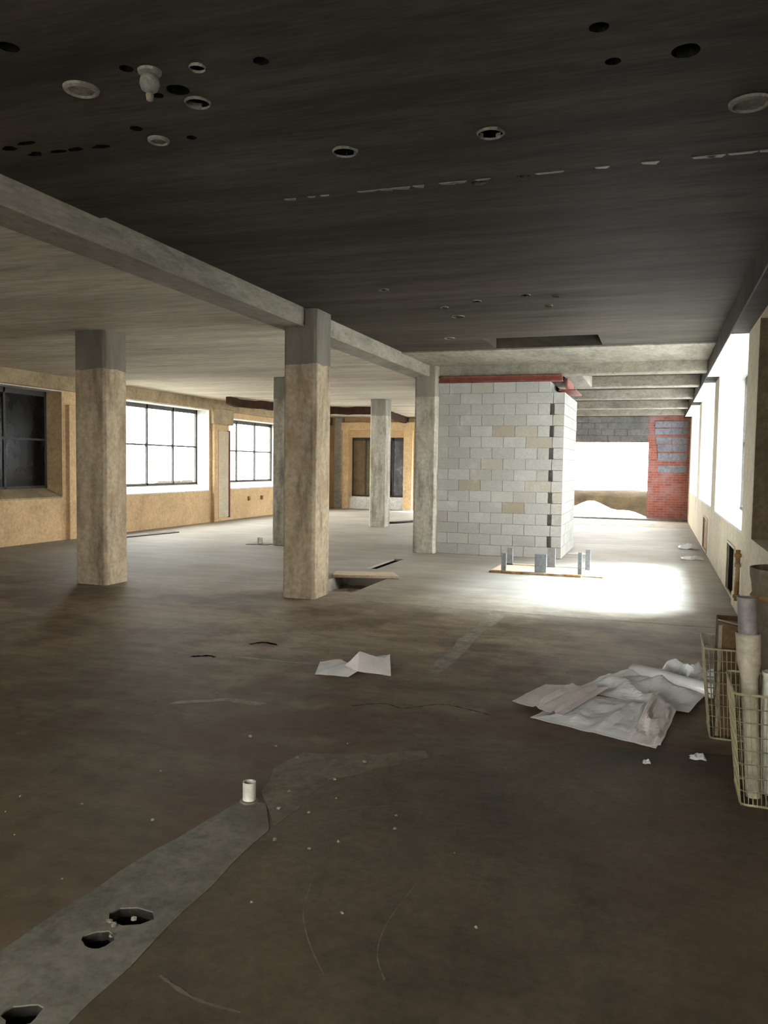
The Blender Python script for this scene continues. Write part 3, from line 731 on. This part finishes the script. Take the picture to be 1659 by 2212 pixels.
# torn brown strip under the left ceiling
random.seed(14)
path = [(-10.35, 18.05, 3.22), (-10.40, 18.6, 3.17), (-9.88, 20.2, 3.17), (-9.07, 21.74, 3.17), (-7.90, 21.95, 3.17), (-7.98, 23.9, 3.18), (-8.38, 27.0, 3.17)]
m = MB(); pts = []
for i in range(len(path) - 1):
    a = Vector(path[i]); b = Vector(path[i + 1]); k = max(2, int((b - a).length / .16))
    for q in range(k): pts.append(a.lerp(b, q / k))
pts.append(Vector(path[-1]))
for i, p in enumerate(pts):
    hb = .115 + .02 * random.random(); ht = .075 + .025 * random.random() + (.03 if random.random() < .1 else 0)
    d = (pts[min(i + 1, len(pts) - 1)] - pts[max(0, i - 1)]); d.z = 0; d.normalize(); s_ = Vector((-d.y, d.x, 0)) * .06
    m.v += [tuple(p + s_ + Vector((0, 0, -hb))), tuple(p - s_ + Vector((0, 0, -hb))), tuple(p - s_ + Vector((0, 0, ht))), tuple(p + s_ + Vector((0, 0, ht)))]
    if i:
        n = 4 * i
        for k in range(4): m.f.append((n - 4 + k, n - 4 + (k + 1) % 4, n + (k + 1) % 4, n + k))
m.f += [(3, 2, 1, 0), tuple(range(len(m.v) - 4, len(m.v)))]
tag(m.build('torn_ceiling_strip', M['membrane'], origin=(-9, 22, 3.17)), 'ragged dark brown strip hanging under the ceiling beside the far windows', 'strip')
# rusty riser on the right wall
rp = thing('riser_pipe', (.88, 9.67, 0), 'rusty stained riser pipe against the wall beside the black recess', 'pipe')
m = MB(); m.tube([(.885, 9.67, .15), (.885, 9.67, .72)], .026, 10); m.smooth = True; rpw = m.build('pipe_wall', M['rust'], rp)
for z in (.66, .55, .20): m = MB(); m.lathe(.885, 9.67, [(.036, z - .02), (.04, z), (.036, z + .02)], 10); m.build('coupling', M['rust'], rpw)

# ---------------------------------------------------------------- plastic sheets
def patch(mb, c00, c10, c11, c01, n, mm, amp, seed, folds=3, edge=.0, pleats=()):
    c = [Vector(p) for p in (c00, c10, c11, c01)]; base = len(mb.v)
    for j in range(mm + 1):
        for i in range(n + 1):
            u, v = i / n, j / mm
            p = c[0].lerp(c[1], u).lerp(c[3].lerp(c[2], u), v)
            q = Vector((u * folds + seed, v * folds * .8, seed))
            rz = 1 - abs(noise.noise(q)) * 2.6
            z = amp * max(0, rz) * .8 + amp * .5 * abs(noise.noise(q * 2.7))
            for (p0, wd, ph, sk) in pleats: z += ph * max(0, 1 - abs(u + sk * (v - .5) - p0) / wd)      # straight creases
            e = min(u, 1 - u, v, 1 - v) * 6; e = max(edge, min(1, e))
            mb.v.append((p.x + amp * .25 * noise.noise(q * 1.9 + Vector((9, 0, 0))), p.y + amp * .25 * noise.noise(q * 1.9 + Vector((0, 9, 0))), max(.004, p.z + z * e)))
    for j in range(mm):
        for i in range(n):
            a = base + j * (n + 1) + i; mb.f.append((a, a + 1, a + n + 2, a + n + 1))
s1 = thing('plastic_sheet', (-2.15, 5.7, 0), 'small folded pinkish plastic sheet alone in the middle of the floor', 'sheet')
def facets(mb, pts, faces, sub, amp, seed):
    """triangles / quads cut finer with a slight crumple"""
    bm = bmesh.new(); vs_ = [bm.verts.new(p) for p in pts]
    for f in faces: bm.faces.new([vs_[i] for i in f])
    bmesh.ops.subdivide_edges(bm, edges=bm.edges[:], cuts=sub, use_grid_fill=True)
    bm.verts.index_update(); n = len(mb.v)
    for v in bm.verts:
        q = Vector(v.co) * 9 + Vector((seed, 0, 0)); d = noise.noise(q) * amp
        mb.v.append((v.co.x, v.co.y + d * .6, max(.003, v.co.z + d)))
    mb.f += [tuple(n + v.index for v in f.verts) for f in bm.faces]; bm.free()
m = MB(); facets(m, [(-2.43, 5.56, .004), (-2.16, 5.57, .012), (-2.11, 5.66, .045), (-2.24, 5.76, .07), (-2.36, 5.93, .035), (-2.51, 5.84, .03)], [(0, 1, 2, 3), (0, 3, 4, 5)], 5, .012, 1)
m.build('flat_flap', M['film'], s1, solid=.002)
m = MB(); facets(m, [(-2.24, 5.70, .055), (-2.11, 5.64, .035), (-1.97, 5.70, .018), (-1.875, 5.74, .006), (-2.14, 5.75, .165), (-2.03, 5.84, .115), (-1.975, 5.88, .105), (-1.945, 5.92, .125), (-1.90, 5.80, .05)],
               [(0, 1, 4), (1, 2, 5, 4), (2, 8, 7, 6), (2, 6, 5), (2, 3, 8)], 4, .010, 4)
m.build('raised_fold', M['film_pink'], s1, solid=.002)
m = MB(); facets(m, [(-2.14, 5.752, .163), (-2.03, 5.842, .113), (-1.945, 5.922, .122), (-1.98, 6.12, .004), (-2.20, 6.06, .004), (-2.30, 5.86, .02)], [(0, 1, 3, 4), (1, 2, 3), (0, 4, 5)], 4, .010, 6)
m.build('back_fold', M['film'], s1, solid=.002)

s2 = thing('plastic_sheeting', (-.2, 5.5, 0), 'large heap of crumpled milky plastic sheeting beside the wire baskets', 'sheeting')
m = MB(); patch(m, (-.72, 5.10, .004), (.05, 4.80, .004), (.16, 5.52, .05), (-.50, 5.72, .02), 40, 26, .028, 3.3, 3.0, .15, [(.30, .07, .018, .1), (.60, .06, .028, -.15), (.78, .05, .022, .12)]); m.build('front_sheet', M['film'], s2, solid=.002)
m = MB(); patch(m, (-.88, 5.36, .02), (-.52, 5.12, .03), (-.26, 5.66, .10), (-.72, 5.84, .03), 30, 20, .016, 7.1, 2.0, .5, [(.46, .06, .035, .05), (.80, .05, .045, .05)]); m.build('folded_flap', M['film_pink'], s2, solid=.002)
m = MB(); patch(m, (-.50, 5.78, .03), (.24, 5.50, .03), (.50, 6.25, .08), (-.30, 6.25, .05), 36, 24, .06, 12.7, 2.2, .1, [(.30, .09, .022, .25), (.62, .10, .03, .2)]); m.build('back_sheet', M['film'], s2, solid=.002)
m = MB(); pr = []
m.tube([(-.12, 6.22, .09), (.08, 6.08, .10), (.28, 5.96, .09), (.52, 5.86, .08)], [.065, .06, .055, .05], 12); m.smooth = True
m.build('rolled_edge', M['film'], s2)
m = MB(); patch(m, (.05, 6.25, .02), (.55, 6.05, .02), (.60, 6.70, .01), (.05, 6.62, .01), 20, 18, .15, 22.2, 2.3); m.build('crumpled_end', M['film'], s2, solid=.002)
m = MB(); patch(m, (-.10, 4.86, .01), (.07, 4.79, .01), (.17, 5.38, .06), (.02, 5.45, .14), 12, 20, .05, 31.5, 2.0, .5); m.build('standing_fold', M['film_pink'], s2, solid=.002)

# loose papers by the right wall and scraps
def scrap(x, y, w_, d_, label, h=.03, seed=0, mat='paper'):
    m = MB(); patch(m, (x - w_ / 2, y - d_ / 2, .004), (x + w_ / 2, y - d_ / 2 * .7, .004), (x + w_ / 2 * .8, y + d_ / 2, .006), (x - w_ / 2, y + d_ / 2 * .6, .004), 10, 8, h, seed, 1.6, .2)
    tag(m.build('paper_scrap', M[mat], origin=(x, y, 0), solid=.002), label, 'scrap', 'scraps on the floor')
scrap(.66, 17.3, .38, .6, 'curled white paper lying against the far part of the window wall', .12, 3)
scrap(.66, 15.35, .40, .5, 'flat white paper on the floor by the window wall, the nearer of two', .05, 5)
scrap(.27, 4.72, .09, .08, 'small white scrap on the dark floor in front of the wire baskets', .03, 8)
scrap(.0, 4.54, .045, .045, 'tiny pale scrap on the dark floor below the plastic heap', .02, 9)
scrap(-1.35, 15.2, .35, .2, 'white scrap on the floor at the foot of the block wall', .03, 10)

# ---------------------------------------------------------------- wire baskets and what stands in them
def wire_basket(x0, x1, y0, y1, h, label, lean=.055, nh=8, step=.026):
    t = thing('wire_basket', ((x0 + x1) / 2, (y0 + y1) / 2, 0), label, 'basket', 'wire baskets')
    def ring(z, rr=.03, k=4):
        e = lean * (1 - z / h)           # walls splay outwards to the top
        X0, X1, Y0, Y1 = x0 + e, x1 - e, y0 + e, y1 - e; out = []
        for cx, cy, a0 in ((X1 - rr, Y0 + rr, -90), (X1 - rr, Y1 - rr, 0), (X0 + rr, Y1 - rr, 90), (X0 + rr, Y0 + rr, 180)):
            for q in range(k): a = math.radians(a0 + 90 * q / (k - 1)); out.append((cx + rr * math.cos(a), cy + rr * math.sin(a), z))
        return out
    m = MB(); m.tube(ring(h), .006, 6, True); m.build('rim_wire', M['wire'], t)
    m = MB(); m.tube(ring(.012), .006, 6, True); m.build('base_wire', M['wire'], t)
    for k in range(1, nh):
        m = MB(); m.tube(ring(.012 + (h - .012) * k / nh), .0032, 5, True); m.build('hoop_wire', M['wire_dark'], t)
    m = MB(); lo, hi = (x0 + lean, x1 - lean, y0 + lean, y1 - lean), (x0, x1, y0, y1)
    nx = int((x1 - x0) / step); ny = int((y1 - y0) / step)
    for k in range(nx + 1):
        u = .04 + .92 * k / nx
        for a in (2, 3):
            m.tube([(lo[0] + (lo[1] - lo[0]) * u, lo[a], .012), (hi[0] + (hi[1] - hi[0]) * u, hi[a], h)], .0020, 4)
    for k in range(ny + 1):
        u = .04 + .92 * k / ny
        for a in (0, 1):
            m.tube([(lo[a], lo[2] + (lo[3] - lo[2]) * u, .012), (hi[a], hi[2] + (hi[3] - hi[2]) * u, h)], .0020, 4)
    m.build('upright_wires', M['wire'], t)['kind'] = 'stuff'
    m = MB()
    for k in range(7):
        u = k / 6; m.tube([(lo[0] + (lo[1] - lo[0]) * u, lo[2], .008), (lo[0] + (lo[1] - lo[0]) * u, lo[3], .008)], .0025, 4)
    m.build('base_grid', M['wire'], t)['kind'] = 'stuff'
    return t
wire_basket(.30, .84, 5.03, 5.50, .56, 'cream wire basket holding the brown cardboard box, by the plastic heap')
wire_basket(.38, .86, 4.06, 4.52, .56, 'cream wire basket nearest the camera, holding white plastic pipes')
# cardboard box standing in the far basket
cb = thing('cardboard_box', (.56, 5.24, .02), 'tall open brown cardboard box standing in the wire basket', 'box')
bx0, bx1, by0, by1 = .385, .70, 5.12, 5.42; front_panel = None
for q in [(bx0, bx1, by0, by0 + .006), (bx0, bx1, by1 - .006, by1), (bx0, bx0 + .006, by0 + .006, by1 - .006), (bx1 - .006, bx1, by0 + .006, by1 - .006)]:
    m = MB(); m.box(q[0], q[1], q[2], q[3], .02, .70); sp_ = m.build('side_panel', M['card'], cb); front_panel = sp_ if q[2] == by0 and q[0] == bx0 and q[3] == by0 + .006 else front_panel
m = MB(); m.box(bx0, bx1, by0, by1, .018, .024); m.build('bottom_panel', M['card'], cb)
m = MB(); m.add([(bx0, by0, .70), (bx1, by0, .70), (bx1 + .02, by0 - .09, .665), (bx0 - .02, by0 - .09, .735), (bx0, by0, .706), (bx1, by0, .706), (bx1 + .02, by0 - .09, .671), (bx0 - .02, by0 - .09, .741)],
               [(0, 1, 2, 3), (7, 6, 5, 4), (0, 4, 5, 1), (1, 5, 6, 2), (2, 6, 7, 3), (3, 7, 4, 0)]); m.build('flap', M['card_pale'], front_panel)
m = MB(); m.box(bx0 - .006, bx0 + .014, by0 - .006, by0, .02, .69); m.build('edge_strip', M['card_pale'], front_panel)
# plastic pipe with socket and adapter in the near basket
pp = thing('plastic_pipe', (.50, 4.22, .02), 'tall white plastic pipe with wide socket standing in the nearest basket', 'pipe')
def ax(z): return (.50 - .055 * (z / .83), 4.22)
def leanpipe(name, prof, mat, n=22):
    m = MB(); vv = []
    for r, z in prof:
        cx, cy = ax(z)
        for k in range(n): a = 2 * math.pi * k / n; vv.append((cx + r * math.cos(a), cy + r * math.sin(a), z))
    ff = []
    for j in range(len(prof) - 1):
        for k in range(n): k2 = (k + 1) % n; ff.append((j * n + k, j * n + k2, (j + 1) * n + k2, (j + 1) * n + k))
    m.add(vv, ff); m.smooth = True; return m.build(name, mat, pp)
leanpipe('pipe_barrel', [(.036, .02), (.038, .55), (.038, .62)], M['pvc_dull'])
leanpipe('socket', [(.038, .60), (.042, .62), (.055, .68), (.057, .80), (.058, .825), (.052, .825), (.050, .70)], M['pvc_dull'])
leanpipe('adapter', [(.044, .78), (.045, .99), (.045, 1.0), (.038, 1.0), (.038, .82)], M['pvc_grey'])
m = MB(); m.lathe(.58, 4.30, [(.050, .02), (.052, .60), (.056, .61), (.056, .625), (.046, .625), (.044, .3)], 20, True, False); m.smooth = True
tag(m.build('plastic_pipe', M['pvc'], origin=(.58, 4.30, .02)), 'shorter white plastic pipe at the picture edge in the nearest basket', 'pipe')
# fibre drum between the baskets
dr = thing('fibre_drum', (.70, 4.78, 0), 'tall open brown drum behind the white pipe against the wall', 'drum')
m = MB(); m.lathe(.70, 4.78, [(.175, 0), (.18, .02), (.185, .95), (.19, 1.0), (.20, 1.05), (.20, 1.085), (.188, 1.085), (.18, .9), (.17, .2)], 32, True, True); m.smooth = False; shell = m.build('shell', M['drum'], dr)
for z in (.93, .12): m = MB(); m.lathe(.70, 4.78, [(.187, z - .012), (.196, z), (.187, z + .012)], 32, False, False); m.build('hoop', M['rust'], shell)

# ---------------------------------------------------------------- ceiling fittings
ZN = ZC - .025
lh = thing('lamp_holder', (-2.25, 3.21, ZN), 'pale bulb in a lamp holder on the dark ceiling', 'lamp')
m = MB(); m.lathe(-2.25, 3.21, [(.055, ZN), (.052, ZN - .012), (.03, ZN - .02), (.026, ZN - .05)], 18); m.build('rose', M['dust_plaster'], lh)
m = MB(); m.lathe(-2.25, 3.21, [(.03, ZN - .02), (.042, ZN - .035), (.046, ZN - .06), (.036, ZN - .085), (.014, ZN - .098)], 18); m.smooth = True; bulb = m.build('bulb', M['dust_plaster'], lh)
m = MB(); m.lathe(-2.25, 3.21, [(.012, ZN - .095), (.018, ZN - .105), (.014, ZN - .13), (.004, ZN - .135)], 12); m.build('tip', M['card_pale'], bulb)
def cover_plate(x, y, r, label):
    m = MB(); m.lathe(x, y, [(r, ZN), (r * .96, ZN - .012), (r * .78, ZN - .018), (r * .70, ZN - .008), (r * .3, ZN - .008)], 26); 
    tag(m.build('cover_plate', M['dust_plaster'], origin=(x, y, ZN)), label, 'cover plate', 'round ceiling plates')
cover_plate(-2.67, 3.26, .085, 'round pale ceiling plate next to the bulb')
cover_plate(.37, 4.34, .10, 'round pale ceiling plate nearest the window wall')
cover_plate(-2.67, 3.89, .06, 'small round ceiling plate nearest the long beam')

# ---------------------------------------------------------------- rubble crumbs
random.seed(33)
cr = []
for k in range(3):
    bm = bmesh.new(); bmesh.ops.create_icosphere(bm, subdivisions=1, radius=1)
    for v in bm.verts: v.co *= random.uniform(.65, 1.2); v.co.z *= .6
    me = bpy.data.meshes.new('rubble_crumb'); bm.to_mesh(me); bm.free(); me.materials.append(M['stone']); cr.append(me)
fixed = [(-1.51, 3.72, .011), (-2.22, 4.14, .013), (-2.01, 4.05, .010), (-1.82, 3.93, .014), (-1.45, 4.0, .014), (-2.85, 4.83, .012), (-1.24, 3.1, .011), (-1.05, 3.3, .011), (-1.02, 2.6, .009), (-1.36, 2.55, .008), (-1.33, 3.0, .009),
         (-2.4, 3.5, .010), (-2.1, 3.0, .010), (-1.66, 3.5, .012), (-1.62, 3.3, .012), (-1.50, 3.02, .012), (-1.73, 2.245, .016), (-1.76, 2.26, .014), (-1.69, 2.30, .014), (-1.70, 2.19, .010)]
for k in range(26): fixed.append((random.uniform(-3.2, .2), random.uniform(2.2, 6.5), random.uniform(.005, .010)))
for k, (x, y, r) in enumerate(fixed):
    o = bpy.data.objects.new('rubble_crumb', cr[k % 3]); COL.objects.link(o)
    o.location = (x, y, r * .5 + (.005 if -2 < x < -1.5 and y < 3.4 else 0)); o.scale = (r, r * random.uniform(.7, 1.2), r); o.rotation_euler = (0, 0, random.uniform(0, 6))
    tag(o, 'small pale crumb of rubble scattered on the near dark floor', 'rubble', 'rubble crumbs on the floor')
